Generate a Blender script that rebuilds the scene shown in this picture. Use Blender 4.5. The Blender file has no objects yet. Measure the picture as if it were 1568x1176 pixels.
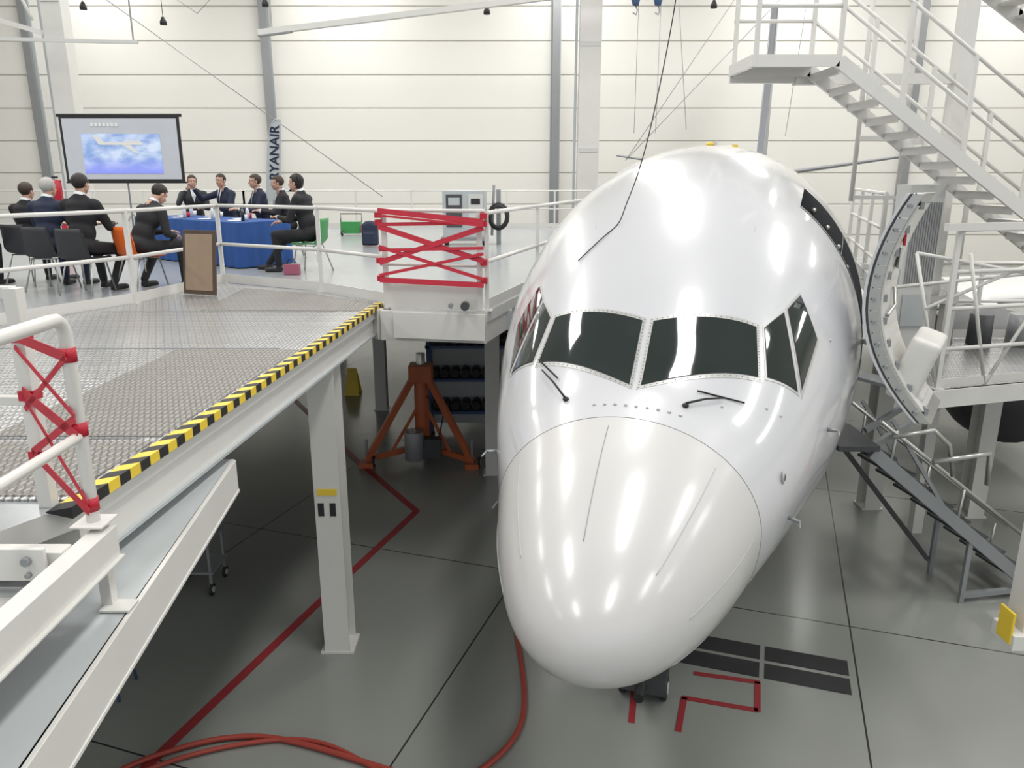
import bpy, bmesh, math, random
from mathutils import Vector, Matrix, Euler
random.seed(4)
V=Vector
# ------------------------------------------------------------------ materials
def M(name,col,rough=.5,metal=0,coat=0,var=.05,scale=3,bump=0,bscale=60,emis=0,spec=.5,cr_=.06):
    m=bpy.data.materials.new(name); m.use_nodes=True
    nt=m.node_tree; N=nt.nodes; L=nt.links; p=N['Principled BSDF']
    tc=N.new('ShaderNodeTexCoord'); no=N.new('ShaderNodeTexNoise'); no.inputs['Scale'].default_value=scale
    no.inputs['Detail'].default_value=4
    L.new(tc.outputs['Object'],no.inputs['Vector'])
    mx=N.new('ShaderNodeMixRGB'); c=col
    mx.inputs[1].default_value=(c[0]*(1-var),c[1]*(1-var),c[2]*(1-var),1)
    mx.inputs[2].default_value=(min(1,c[0]*(1+var)),min(1,c[1]*(1+var)),min(1,c[2]*(1+var)),1)
    L.new(no.outputs['Fac'],mx.inputs[0]); L.new(mx.outputs[0],p.inputs['Base Color'])
    p.inputs['Roughness'].default_value=rough; p.inputs['Metallic'].default_value=metal
    p.inputs['Coat Weight'].default_value=coat; p.inputs['Coat Roughness'].default_value=cr_
    p.inputs['Specular IOR Level'].default_value=spec
    if bump:
        n2=N.new('ShaderNodeTexNoise'); n2.inputs['Scale'].default_value=bscale
        L.new(tc.outputs['Object'],n2.inputs['Vector'])
        b=N.new('ShaderNodeBump'); b.inputs['Strength'].default_value=bump; b.inputs['Distance'].default_value=.01
        L.new(n2.outputs['Fac'],b.inputs['Height']); L.new(b.outputs[0],p.inputs['Normal'])
    return m
white=M('white_paint',(.66,.65,.62),.35,coat=.1)
whiteD=M('white_steel',(.58,.58,.56),.4)
hull=M('gloss_white_hull',(.56,.565,.59),.3,coat=1,var=.015,scale=1,cr_=.10)
radm=M('radome_paint',(.56,.55,.545),.34,coat=.8,var=.02,scale=1.5,cr_=.17)
glass=M('cockpit_glass',(.012,.02,.02),.03,coat=1,var=.5,scale=2.5)
black=M('black_rubber',(.015,.015,.016),.6)
dgray=M('dark_gray',(.06,.063,.067),.5)
plateK=M('black_floor_plate',(.022,.022,.024),.7)
gray=M('gray_steel',(.28,.29,.30),.4,metal=.3)
lgray=M('light_gray_panel',(.44,.47,.48),.4)
frameM=M('window_frame_metal',(.48,.48,.47),.35,metal=.35)
alu=M('bare_aluminium',(.50,.50,.48),.3,metal=.8,var=.12,scale=8)
tailm=M('tail_gray',(.22,.23,.25),.35)
red=M('red_tape',(.46,.010,.03),.4,var=.15,scale=6)
redl=M('red_floor_paint',(.28,.025,.03),.5,var=.15)
hose=M('red_hose',(.32,.045,.03),.5)
orange=M('orange_paint',(.50,.12,.04),.45,var=.12)
orangeP=M('orange_plastic',(.85,.16,.03),.4)
greenP=M('green_plastic',(.05,.28,.08),.4)
blackP=M('black_plastic',(.03,.03,.035),.45)
yellow=M('yellow_paint',(.78,.56,.05),.45)
blueC=M('blue_cloth',(.018,.075,.27),.8,var=.12,scale=6)
blueS=M('blue_steel',(.05,.10,.22),.5)
wood=M('brown_board',(.30,.22,.15),.6,var=.1,scale=9)
woodD=M('dark_frame',(.08,.05,.035),.5)
skin=M('skin',(.50,.29,.21),.5,var=.06,scale=12)
lipm=M('lips',(.42,.17,.14),.5)
shirt=M('white_shirt',(.70,.72,.75),.7)
paper=M('paper',(.75,.75,.73),.7)
suits=[M('suit_black',(.012,.012,.015),.8),M('suit_navy',(.015,.022,.05),.8),M('suit_charcoal',(.03,.032,.036),.8)]
hairD=M('hair_dark',(.012,.009,.007),.55,bump=.5,bscale=90)
hairB=M('hair_brown',(.04,.022,.013),.55,bump=.5,bscale=90)
hairW=M('hair_white',(.42,.41,.39),.6,bump=.5,bscale=90)
eyew=M('eye_white',(.8,.8,.78),.2)
seam=M('seam_dark',(.22,.22,.22),.6)
concL=M('platform_floor',(.33,.35,.36),.22,var=.06,scale=2)
lining=M('cabin_lining',(.05,.05,.05),.7)

def diamond(name,col,rough,metal,sx=19,sy=8.5,k=1.5):
    m=M(name,col,rough,metal=metal,var=.10,scale=2)
    nt=m.node_tree;N=nt.nodes;L=nt.links;p=N['Principled BSDF']; src=p.inputs['Base Color'].links[0].from_socket
    tc=N.new('ShaderNodeTexCoord')
    hs=[]
    for ang,off in((.785,0),(-.785,.5)):
        mp=N.new('ShaderNodeMapping'); mp.inputs['Rotation'].default_value=(0,0,ang); mp.inputs['Scale'].default_value=(sx,sy,1); mp.inputs['Location'].default_value=(off,off,0)
        L.new(tc.outputs['Object'],mp.inputs['Vector'])
        fr=N.new('ShaderNodeVectorMath'); fr.operation='FRACTION'; L.new(mp.outputs[0],fr.inputs[0])
        sb=N.new('ShaderNodeVectorMath'); sb.operation='SUBTRACT'; sb.inputs[1].default_value=(.5,.5,0); L.new(fr.outputs[0],sb.inputs[0])
        mu=N.new('ShaderNodeVectorMath'); mu.operation='MULTIPLY'; mu.inputs[1].default_value=(1,1,0); L.new(sb.outputs[0],mu.inputs[0])
        ln=N.new('ShaderNodeVectorMath'); ln.operation='LENGTH'; L.new(mu.outputs[0],ln.inputs[0])
        mr=N.new('ShaderNodeMapRange'); mr.inputs[1].default_value=.34; mr.inputs[2].default_value=.2; L.new(ln.outputs['Value'],mr.inputs[0]); hs.append(mr)
    ad=N.new('ShaderNodeMath'); ad.operation='MAXIMUM'; L.new(hs[0].outputs[0],ad.inputs[0]); L.new(hs[1].outputs[0],ad.inputs[1])
    b=N.new('ShaderNodeBump'); b.inputs['Strength'].default_value=1; b.inputs['Distance'].default_value=.015
    L.new(ad.outputs[0],b.inputs['Height']); L.new(b.outputs[0],p.inputs['Normal'])
    c=N.new('ShaderNodeMixRGB'); c.blend_type='MULTIPLY'; c.inputs[2].default_value=(k,k,k,1); L.new(ad.outputs[0],c.inputs[0]); L.new(src,c.inputs[1]); L.new(c.outputs[0],p.inputs['Base Color'])
    return m
diam=diamond('diamond_plate',(.40,.40,.40),.3,.8)
plateB=diamond('beige_diamond_plate',(.21,.20,.185),.42,.25)

# ------------------------------------------------------------------ mesh builder
class MB:
    def __init__(s): s.v=[];s.f=[];s.m=[];s.sm=[];s.mats=[];s.T=None
    def mi(s,mat):
        if mat not in s.mats: s.mats.append(mat)
        return s.mats.index(mat)
    def add(s,vs,fs,mat,smooth=False):
        o=len(s.v); i=s.mi(mat)
        for v in vs:
            v=V(v)
            if s.T is not None: v=s.T@v
            s.v.append(v)
        for f in fs: s.f.append([o+k for k in f]); s.m.append(i); s.sm.append(smooth)
    def box(s,c,d,mat,rz=0,R=None):
        R=R or Matrix.Rotation(rz,3,'Z'); c=V(c)
        vs=[c+R@V((sx*d[0]/2,sy*d[1]/2,sz*d[2]/2)) for sx in(-1,1) for sy in(-1,1) for sz in(-1,1)]
        s.add(vs,[(0,1,3,2),(4,6,7,5),(0,4,5,1),(2,3,7,6),(0,2,6,4),(1,5,7,3)],mat)
    def frame(s,p0,p1,up=(0,0,1)):
        d=(V(p1)-V(p0)).normalized(); up=V(up)
        if abs(d.dot(up))>.98: up=V((0,1,0))
        x=d.cross(up).normalized(); y=x.cross(d).normalized(); return d,x,y
    def beam(s,p0,p1,w,h,mat,up=(0,0,1)):
        d,x,y=s.frame(p0,p1,up); p0=V(p0);p1=V(p1)
        vs=[p+x*(a*w/2)+y*(b*h/2) for p in(p0,p1) for a,b in((-1,-1),(1,-1),(1,1),(-1,1))]
        s.add(vs,[(0,3,2,1),(4,5,6,7),(0,1,5,4),(1,2,6,5),(2,3,7,6),(3,0,4,7)],mat)
    def tube(s,pts,r,mat,n=10,caps=True):
        pts=[V(p) for p in pts]; rs=r if isinstance(r,(list,tuple)) else [r]*len(pts)
        vs=[];fs=[];prev=None
        for i,p in enumerate(pts):
            d=(pts[min(i+1,len(pts)-1)]-pts[max(i-1,0)]).normalized()
            if prev is None:
                a=V((0,0,1)) if abs(d.z)<.9 else V((1,0,0)); x=d.cross(a).normalized()
            else: x=(prev-d*prev.dot(d)).normalized()
            prev=x; y=d.cross(x)
            for k in range(n):
                t=2*math.pi*k/n; vs.append(p+(x*math.cos(t)+y*math.sin(t))*rs[i])
        for i in range(len(pts)-1):
            for k in range(n):
                a=i*n+k;b=i*n+(k+1)%n; fs.append((a,b,b+n,a+n))
        s.add(vs,fs,mat,True)
        if caps:
            o=len(s.v)-len(vs); i=s.mi(mat)
            s.f.append([o+k for k in range(n)][::-1]);s.m.append(i);s.sm.append(False)
            o2=o+(len(pts)-1)*n; s.f.append([o2+k for k in range(n)]);s.m.append(i);s.sm.append(False)
    def ell(s,c,r,mat,R=None,nu=16,nv=10):
        if not isinstance(r,(list,tuple)): r=(r,r,r)
        R=R or Matrix.Identity(3); c=V(c); vs=[c+R@V((0,0,r[2]))];fs=[]
        for j in range(1,nv):
            a=math.pi*j/nv
            for k in range(nu):
                t=2*math.pi*k/nu; vs.append(c+R@V((r[0]*math.sin(a)*math.cos(t),r[1]*math.sin(a)*math.sin(t),r[2]*math.cos(a))))
        vs.append(c+R@V((0,0,-r[2]))); e=len(vs)-1
        for k in range(nu):
            fs.append((0,1+k,1+(k+1)%nu)); b=1+(nv-2)*nu; fs.append((e,b+(k+1)%nu,b+k))
            for j in range(nv-2):
                a=1+j*nu; fs.append((a+k,a+nu+k,a+nu+(k+1)%nu,a+(k+1)%nu))
        s.add(vs,fs,mat,True)
    def cap(s,p0,p1,r0,r1,mat,n=14):
        s.tube([p0,p1],[r0,r1],mat,n); s.ell(p0,r0,mat); s.ell(p1,r1,mat)
    def prism(s,poly,z0,z1,mat,top=None):
        n=len(poly); vs=[V((x,y,z0)) for x,y in poly]+[V((x,y,z1)) for x,y in poly]
        s.add(vs,[tuple(range(n))[::-1]]+[(i,(i+1)%n,(i+1)%n+n,i+n) for i in range(n)],mat)
        s.add(vs[n:],[tuple(range(n))],top or mat)
    def hbeam(s,p0,p1,w,h,t,mat,up=(0,1,0)):
        d,x,y=s.frame(p0,p1,up)
        for k in(-1,1): s.beam(V(p0)+y*(k*(h/2-t/2)),V(p1)+y*(k*(h/2-t/2)),w,t,mat,up)
        s.beam(p0,p1,t,h-2*t,mat,up)
    def obj(s,name,parent=None,bevel=0):
        me=bpy.data.meshes.new(name); me.from_pydata([tuple(v) for v in s.v],[],s.f)
        for m in s.mats: me.materials.append(m)
        me.polygons.foreach_set('material_index',s.m); me.polygons.foreach_set('use_smooth',s.sm)
        me.update(); o=bpy.data.objects.new(name,me); bpy.context.collection.objects.link(o)
        if parent: o.parent=parent
        if bevel:
            b=o.modifiers.new('b','BEVEL'); b.width=bevel; b.segments=2; b.limit_method='ANGLE'
        return o
def empty(name,loc=(0,0,0),rz=0,sc=1):
    e=bpy.data.objects.new(name,None); e.empty_display_size=.2; e.location=loc; e.rotation_euler=(0,0,rz); e.scale=(sc,)*3
    bpy.context.collection.objects.link(e); return e
def remesh(mb,name,vox,it,mat):
    o=mb.obj(name); r=o.modifiers.new('r','REMESH'); r.mode='VOXEL'; r.voxel_size=vox; r.use_smooth_shade=True
    if it:
        q=o.modifiers.new('s','SMOOTH'); q.factor=.5; q.iterations=it
    bpy.context.view_layer.update()
    dg=bpy.context.evaluated_depsgraph_get(); me=bpy.data.meshes.new_from_object(o.evaluated_get(dg))
    me.name=name; bpy.data.objects.remove(o); me.materials.clear(); me.materials.append(mat)
    for p in me.polygons: p.use_smooth=True; p.material_index=0
    return me
def mobj(name,me,parent,mtx=None):
    o=bpy.data.objects.new(name,me); bpy.context.collection.objects.link(o); o.parent=parent
    if mtx is not None: o.matrix_local=mtx
    return o

ANG=math.atan2(.319,.948)
NX,NY=.35,3.72
def A(lat,s,z=0): return V((NX+.319*s+.948*lat, NY+.948*s-.319*lat, z))
PZ=3.45
# ------------------------------------------------------------------ floor
def floor_mat():
    m=M('epoxy_floor',(.265,.275,.255),.22,var=.08,scale=.5)
    nt=m.node_tree;N=nt.nodes;L=nt.links;p=N['Principled BSDF']; src=p.inputs['Base Color'].links[0].from_socket
    tc=N.new('ShaderNodeTexCoord'); sp=N.new('ShaderNodeSeparateXYZ'); L.new(tc.outputs['Object'],sp.inputs[0])
    outs=[]
    for ax,per in(('X',3.93),('Y',4.16)):
        a=N.new('ShaderNodeMath'); a.operation='PINGPONG'; a.inputs[1].default_value=per/2; L.new(sp.outputs[ax],a.inputs[0])
        b=N.new('ShaderNodeMath'); b.operation='LESS_THAN'; b.inputs[1].default_value=.009; L.new(a.outputs[0],b.inputs[0]); outs.append(b)
    mx=N.new('ShaderNodeMath'); mx.operation='MAXIMUM'; L.new(outs[0].outputs[0],mx.inputs[0]); L.new(outs[1].outputs[0],mx.inputs[1])
    c=N.new('ShaderNodeMixRGB'); c.inputs[2].default_value=(.03,.03,.03,1); L.new(mx.outputs[0],c.inputs[0]); L.new(src,c.inputs[1]); L.new(c.outputs[0],p.inputs['Base Color'])
    n=N.new('ShaderNodeTexNoise'); n.inputs['Scale'].default_value=.7; n.inputs['Detail'].default_value=3; L.new(tc.outputs['Object'],n.inputs['Vector'])
    mr=N.new('ShaderNodeMapRange'); mr.inputs[3].default_value=.16; mr.inputs[4].default_value=.28; L.new(n.outputs['Fac'],mr.inputs[0]); L.new(mr.outputs[0],p.inputs['Roughness'])
    return m
fm=floor_mat()
b=MB(); b.box((0,0,-.05),(160,160,.1),fm); fl=b.obj('floor'); g=A(-1.91,4.87); fl.location=(g.x,g.y,0); fl.rotation_euler=(0,0,-ANG)
# walls
def wall_mat():
    m=M('wall_panels',(.80,.785,.74),.55,var=.02,scale=.3)
    nt=m.node_tree;N=nt.nodes;L=nt.links;p=N['Principled BSDF']; src=p.inputs['Base Color'].links[0].from_socket
    tc=N.new('ShaderNodeTexCoord'); sp=N.new('ShaderNodeSeparateXYZ'); L.new(tc.outputs['Object'],sp.inputs[0])
    a=N.new('ShaderNodeMath'); a.operation='PINGPONG'; a.inputs[1].default_value=.86; L.new(sp.outputs['Z'],a.inputs[0])
    mr=N.new('ShaderNodeMapRange'); mr.inputs[1].default_value=.015; mr.inputs[2].default_value=.05; mr.inputs[3].default_value=1; mr.inputs[4].default_value=0; L.new(a.outputs[0],mr.inputs[0])
    c=N.new('ShaderNodeMixRGB'); c.inputs[2].default_value=(.52,.50,.44,1); L.new(mr.outputs[0],c.inputs[0]); L.new(src,c.inputs[1]); L.new(c.outputs[0],p.inputs['Base Color'])
    bp=N.new('ShaderNodeBump'); bp.inputs['Distance'].default_value=.03; bp.invert=True; L.new(mr.outputs[0],bp.inputs['Height']); L.new(bp.outputs[0],p.inputs['Normal'])
    return m
wm=wall_mat()
for n,c,d in(('wall_back',(0,45.2,8.5),(76,.4,17)),('wall_left',(-38,14,8.5),(.4,62,17)),('wall_right',(38,14,8.5),(.4,62,17))):
    b=MB(); b.box(c,d,wm); b.obj(n)
b=MB(); b.box((0,14,17.15),(76.4,62.8,.3),white); b.obj('ceiling')
for i,x in enumerate((-26.1,-13.3,2.38,22.,34)):
    b=MB(); b.hbeam((x,44.8,0),(x,44.8,17),.4,.35,.04,gray); b.box((x,44.95,8.5),(.55,.08,17),lgray); b.obj('wall_column')
for i,(x,y,w) in enumerate(((3.1,33,.85),(-13.6,25,.62))):
    b=MB(); b.box((x,y,8.5),(w,w*.8,17),white); b.box((x,y,.1),(w+.3,w+.2,.2),whiteD)
    for z in(6,10,14): b.box((x,y-w*.4-.01,z),(w*.9,.03,.2),whiteD)
    b.box((x-w/2-.12,y,8.5),(.1,.14,17),lgray)
    b.obj('hangar_column',bevel=.02)
# roof crane rail & bracing
b=MB(); b.beam((-7.6,25,9.1),(4,25,10.4),.2,.16,white); b.tube([(-7.2,25,9.15),(-7.2,25,17)],.03,whiteD); b.tube([(1,25,10.1),(1,25,17)],.03,whiteD)
b.beam((-7.6,25,9.0),(-6.6,25,9.12),.22,.03,gray)
b.obj('crane_rail')
b=MB()
b.beam((-26,30,12.2),(26,30,12.2),.25,.25,white); b.beam((-26,30,14.2),(26,30,14.2),.25,.25,white)
for i in range(26):
    x=-26+i*2; b.tube([(x,30,12.2),(x+1,30,14.2),(x+2,30,12.2)],.05,white,6)
for x in(-26,-14,-2,10,26): b.beam((x,30,14.2),(x,30,17),.12,.12,white)
b.obj('roof_truss')
b=MB()
b.beam((-16,20,8.2),(-9,20,8.05),.08,.08,whiteD); b.beam((-16,22,9.6),(-12.4,22,8.6),.12,.12,white); b.beam((-16,22,10.2),(-12.4,22,10.2),.12,.12,white)
for x in(-15.5,-14.7,-13.9,-13.1): b.tube([(x,22,10.2),(x+.5,22,8.9)],.04,white,6)
b.tube([(-12,22,10.4),(-3.6,22,4.4)],.012,gray,5); b.tube([(-15.4,22,10),(-15.4,22,17)],.03,whiteD,6);b.tube([(-9.1,20,8.05),(-9.1,20,17)],.02,whiteD,6)
for p,q in(((8.6,24,10.8),(3.4,24,5.4)),((3.4,24,5.4),(7.0,24,10.8)),((9.2,26,11.4),(8.8,26,6.2)),((5.0,26,11.4),(5.6,26,6.4)),((-13.2,28,12),(-10.5,28,10.2)),((-10.5,28,10.2),(-8.5,28,12)),((-5,28,12),(-3.4,28,10.9)),((-3.4,28,10.9),(-2,28,12)),((6.6,12,5.2),(6.62,12,17))): b.tube([p,q],.010,gray,5)
b.obj('roof_bracing')
for (x,y,z) in((-15.3,30,10.7),(-12.5,30,10.2),(-8.8,30,10.8),(-.9,30,10.55),(7.2,30,10.75),(-2.3,30,11.1)):
    b=MB(); b.tube([(x,y,z+.25),(x,y,17)],.012,dgray,5); b.tube([(x,y,z),(x,y,z+.1),(x,y,z+.26)],[.12,.12,.05],black,12); b.obj('pendant_lamp')
for x in(3.6,4.25):
    b=MB(); b.tube([(x,24.5,10.2),(x,24.5,17)],.012,gray,5); b.tube([(x,24.5,9.75),(x,24.5,9.9),(x,24.5,10.15)],[.09,.13,.08],blueS,10)
    b.tube([(x,24.5,9.75),(x+.06,24.5,9.62),(x+.02,24.5,9.5),(x-.07,24.5,9.56)],.02,gray,6); b.tube([(x+.09,24.5,9.9),(x+.1,24.5,6.2)],.008,gray,4); b.obj('chain_hoist')

# ------------------------------------------------------------------ AIRPLANE
TS=[(0,0,0,0,2.3),(.04,.18,.16,.14,2.3),(.1,.285,.25,.21,2.31),(.2,.395,.355,.29,2.32),(.4,.54,.52,.41,2.35),(.6,.645,.65,.49,2.38),
(1,.815,.87,.61,2.45),(1.4,.945,1.03,.70,2.56),(1.7,1.06,1.15,.74,2.65),(2.2,1.25,1.54,.81,2.82),(2.6,1.375,1.86,.86,2.9),(3.2,1.55,2.26,.92,3.04),
(4,1.70,2.62,.96,3.2),(5,1.80,2.86,1.0,3.3),(6,1.85,2.96,1.0,3.35),(7,1.87,3.0,1.0,3.35),(9,1.88,3.0,1.0,3.35),(25,1.88,3.0,1.0,3.35),(28,1.78,3.0,.7,3.5),(32,1.35,2.98,-.2,3.9),(36,.7,2.8,-1.4,4.4),(38.3,.15,2.5,-2.2,4.65)]
def herm(xs,ys,x):
    n=len(xs)
    if x<=xs[0]: return ys[0]
    if x>=xs[-1]: return ys[-1]
    i=0
    while xs[i+1]<x: i+=1
    def sl(k): return (ys[k+1]-ys[k])/(xs[k+1]-xs[k])
    def tn(k):
        if k==0: return sl(0)
        if k==n-1: return sl(n-2)
        a,c=sl(k-1),sl(k)
        if a*c<=0: return 0
        return 2*a*c/(a+c)
    h=xs[i+1]-xs[i]; t=(x-xs[i])/h
    return ys[i]*(1+2*t)*(1-t)**2+tn(i)*h*t*(1-t)**2+ys[i+1]*t*t*(3-2*t)+tn(i+1)*h*t*t*(t-1)
Q=[math.sqrt(t[0]) for t in TS]
def prof(s):
    q=math.sqrt(max(s,0)); return [herm(Q,[t[k] for t in TS],q) for k in(1,2,3,4)]
def H(s,phi,off=0):
    hw,tp,bt,zc=prof(s); zt=2.3+tp; zb=2.3-bt; c=math.cos(phi)
    p=V((hw*math.sin(phi),s,zc+((zt-zc) if c>0 else (zc-zb))*c))
    if off:
        e=.02; a=H(s+e,phi)-H(max(s-e,.001),phi); d=H(s,phi+e)-H(s,phi-e); n=d.cross(a).normalized()
        if n.dot(V((math.sin(phi),0,math.cos(phi))))<0: n=-n
        p=p+n*off
    return p
def HL(s,lat,off=0): return H(s,math.asin(max(-1,min(1,lat/prof(s)[0]))),off)
air=empty('airplane',(NX,NY,0),-ANG)
DS0=4.32; DST=.084; DS1=DS0+10*DST
ss=[.0]+[ (q/100)**2 for q in range(4,118,3)]
ss=[s for s in ss if s<1.35]+[1.37]+[1.42+.06*i for i in range(49)]
ss=[s for s in ss if s<DS0-.01]+[DS0+DST*i for i in range(11)]+[5.3+.4*i for i in range(83)]
ss=[s for s in ss if s<38.2]+[38.3]
NR=96; vs=[H(0,0)]
D0,D1=10,27
for s in ss[1:]:
    for k in range(NR): vs.append(H(s,2*math.pi*k/NR))
mb=MB()
fr=[];fh=[]
for k in range(NR): fr.append((0,1+(k+1)%NR,1+k))
for i in range(len(ss)-2):
    s0=ss[i+1]; 
    for k in range(NR):
        a=1+i*NR+k; c=1+i*NR+(k+1)%NR
        if DS0-.01<s0<DS1-.01 and D0<=k<D1: continue
        (fr if s0<1.365 else fh).append((a,c,c+NR,a+NR))
mb.v=[v for v in vs]
for f in fr: mb.f.append(list(f)); mb.m.append(mb.mi(radm)); mb.sm.append(True)
for f in fh: mb.f.append(list(f)); mb.m.append(mb.mi(hull)); mb.sm.append(True)
o=mb.obj('fuselage',air)
bm=bmesh.new(); bm.from_mesh(o.data); bmesh.ops.recalc_face_normals(bm,faces=bm.faces); bm.to_mesh(o.data); bm.free()
# door opening liner
mb=MB(); S0,S1=DS0,DS1; p0,p1=2*math.pi*D0/NR,2*math.pi*D1/NR
def ph(i,n): return p0+(p1-p0)*i/n
n=17
g=[[H(s,ph(i,n),-.45) for i in range(n+1)] for s in(S0,S1)]; g2=[[H(s,ph(i,n),.002) for i in range(n+1)] for s in(S0,S1)]
g3=[[H(s+ds,ph(i,n),.006) for i in range(n+1)] for s,ds in((S0,-.04),(S1,.04))]
for i in range(n):
    mb.add([g[0][i],g[0][i+1],g[1][i+1],g[1][i]],[(0,1,2,3)],lining)
    for q in(0,1):
        mb.add([g[q][i],g[q][i+1],g2[q][i+1],g2[q][i]],[(0,1,2,3)],dgray)
        mb.add([g2[q][i],g2[q][i+1],g3[q][i+1],g3[q][i]],[(0,1,2,3)],alu)
for i in(0,n): mb.add([g[0][i],g[1][i],g2[1][i],g2[0][i]],[(0,1,2,3)],dgray)
for i in range(2,n,2): mb.ell(g2[1][i].lerp(g[1][i],.2),(.03,.03,.03),alu,nu=8,nv=6)
mb.obj('door_frame',air)
# cockpit windows
def patch(mb,quad,off,mat,n=10,base=-.012):
    q=[V((a,c,0)) for a,c in quad]; G=[]
    for i in range(n+1):
        r=[]
        for j in range(n+1):
            u,v=i/n,j/n; p=q[0]*(1-u)*(1-v)+q[1]*(1-u)*v+q[2]*u*v+q[3]*u*(1-v)
            r.append(HL(p.x,p.y,off))
        G.append(r)
    vs=[p for r in G for p in r]; fs=[(i*(n+1)+j,i*(n+1)+j+1,(i+1)*(n+1)+j+1,(i+1)*(n+1)+j) for i in range(n) for j in range(n)]
    mb.add(vs,fs,mat,True)
    pl=[(0,j) for j in range(n)]+[(i,n) for i in range(n)]+[(n,j) for j in range(n,0,-1)]+[(i,0) for i in range(n,0,-1)]
    top=[G[i][j] for i,j in pl]
    low=[]
    for i,j in pl:
        u,v=i/n,j/n; p=q[0]*(1-u)*(1-v)+q[1]*(1-u)*v+q[2]*u*v+q[3]*u*(1-v); low.append(HL(p.x,p.y,base))
    m=len(top); mb.add(top+low,[(k,(k+1)%m,(k+1)%m+m,k+m) for k in range(m)],mat)
    return top
def grow(quad,d):
    q=[V(p) for p in quad]; n=len(q); c=sum(q,V((0,0)))/n; out=[]
    L=[]
    for i in range(n):
        a,b_=q[i],q[(i+1)%n]; e=(b_-a).normalized(); nn=V((e.y,-e.x))
        if nn.dot(c-a)>0: nn=-nn
        L.append((a+nn*d,e))
    for i in range(n):
        a,e=L[i-1]; b_,f=L[i]; den=e.x*f.y-e.y*f.x
        t=((b_.x-a.x)*f.y-(b_.y-a.y)*f.x)/den; out.append(tuple(a+e*t))
    return out
W=[[(1.72,.045),(2.20,.045),(2.42,.785),(2.09,.83)],[(2.46,.85),(2.70,.98),(2.27,1.115),(2.14,.90)],[(2.76,1.01),(2.98,1.10),(2.82,1.245),(2.34,1.15)]]
for sg in(1,-1):
    for wi,w in enumerate(W):
        mb=MB(); q=[(a,c*sg-.012) for a,c in w]
        patch(mb,grow(q,.030 if wi==0 else .018),.003,frameM)
        patch(mb,grow(q,.004),.006,dgray); patch(mb,q,.009,glass)
        if wi==0:
            t2=patch(mb,grow(q,.017),.001,frameM)
            for i,p in enumerate(t2):
                for r in range(2):
                    pp=p.lerp(t2[(i+1)%len(t2)],r/2); mb.ell(pp+V((0,-.003,.003)),.0042,seam,nu=5,nv=3)
        mb.obj('cockpit_window_%d'%(wi+1),air)
# seams, strips, rivets, probes
mb=MB()
mb.tube([H(1.37,2*math.pi*k/120,.0) for k in range(121)],.003,seam,5,False)
for f0,sa,sb in((-.12,1.28,.42),(.75,1.25,.40),(1.45,1.25,.45),(-.95,1.25,.45),(-1.6,1.2,.5),(2.2,1.2,.5)):
    mb.tube([H(sa+(sb-sa)*i/20,f0,.001) for i in range(21)],.003,gray if f0==-.12 else lgray,5)
for i in range(9): mb.ell(HL(1.49+.02*abs(i-4)/4,(-.26+.075*i),.002),.013,frameM,nu=8,nv=5)
for s in(8,11,):
    mb.tube([H(s,2*math.pi*k/120,0) for k in range(121)],.002,lgray,5,False)
for s,lat in((1.95,.9),(2.0,1.0),(3.0,1.35),(1.75,.6)): mb.ell(HL(s,lat,.001),.011,frameM,nu=8,nv=5)
for f0 in(.45,-.45,1.0,-1.0): mb.tube([H(3.3+i*.3,f0,0) for i in range(24)],.002,lgray,4)
mb.obj('skin_details',air)
mb=MB()
for base,tip,b0,b1 in(((1.62,.36),(1.80,.60),(1.77,.42),(1.86,.74)),((1.64,-.50),(1.98,-.77),(1.86,-.62),(2.10,-.84))):
    a=HL(*base,.03); d=HL(*tip,.03)
    mb.ell(HL(*base,.008),(.024,.024,.018),black); mb.tube([a,a.lerp(d,.5)+V((0,0,.012)),d],[.009,.008,.006],black,6)
    mb.beam(HL(*b0,.018),HL(*b1,.018),.006,.012,black)
mb.obj('windshield_wipers',air)
mb=MB()
for (s,f,sg) in((1.9,1.75,1),(2.0,1.95,-1),(2.0,1.6,-1),(2.6,1.5,1)):
    p=H(s,f*sg,0); q=H(s,f*sg,.08); mb.tube([p,q],[.018,.011],gray,8); mb.tube([q+V((0,.02,0)),q+V((0,-.12,0))],[.011,.006],gray,8)
mb.ell(H(1.75,1.32,.004),(.012,.04,.05),frameM); mb.ell(H(1.75,1.32,.012),(.012,.022,.03),dgray)
mb.box(H(7.3,0,.03),(.05,.4,.06),white); mb.ell(H(6.6,0,.01),(.05,.05,.03),yellow); mb.ell(H(9.6,0,.03),(.2,.5,.07),white)
mb.box(H(7.9,.12,.03),(.08,.08,.05),yellow)
mb.obj('probes_and_antennas',air)
# cabin windows
mb=MB()
for sg in(1,-1):
    for i in range(38):
        s=6.6+i*.51
        pts=[]
        for k in range(12):
            t=2*math.pi*k/12; pts.append((s+.12*math.cos(t),1.15+.095*math.sin(t)))
        vsx=[H(a,f*sg+0.0,.006) for a,f in pts]; mb.add(vsx,[tuple(range(12))],glass)
mb.obj('cabin_windows',air)
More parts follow.
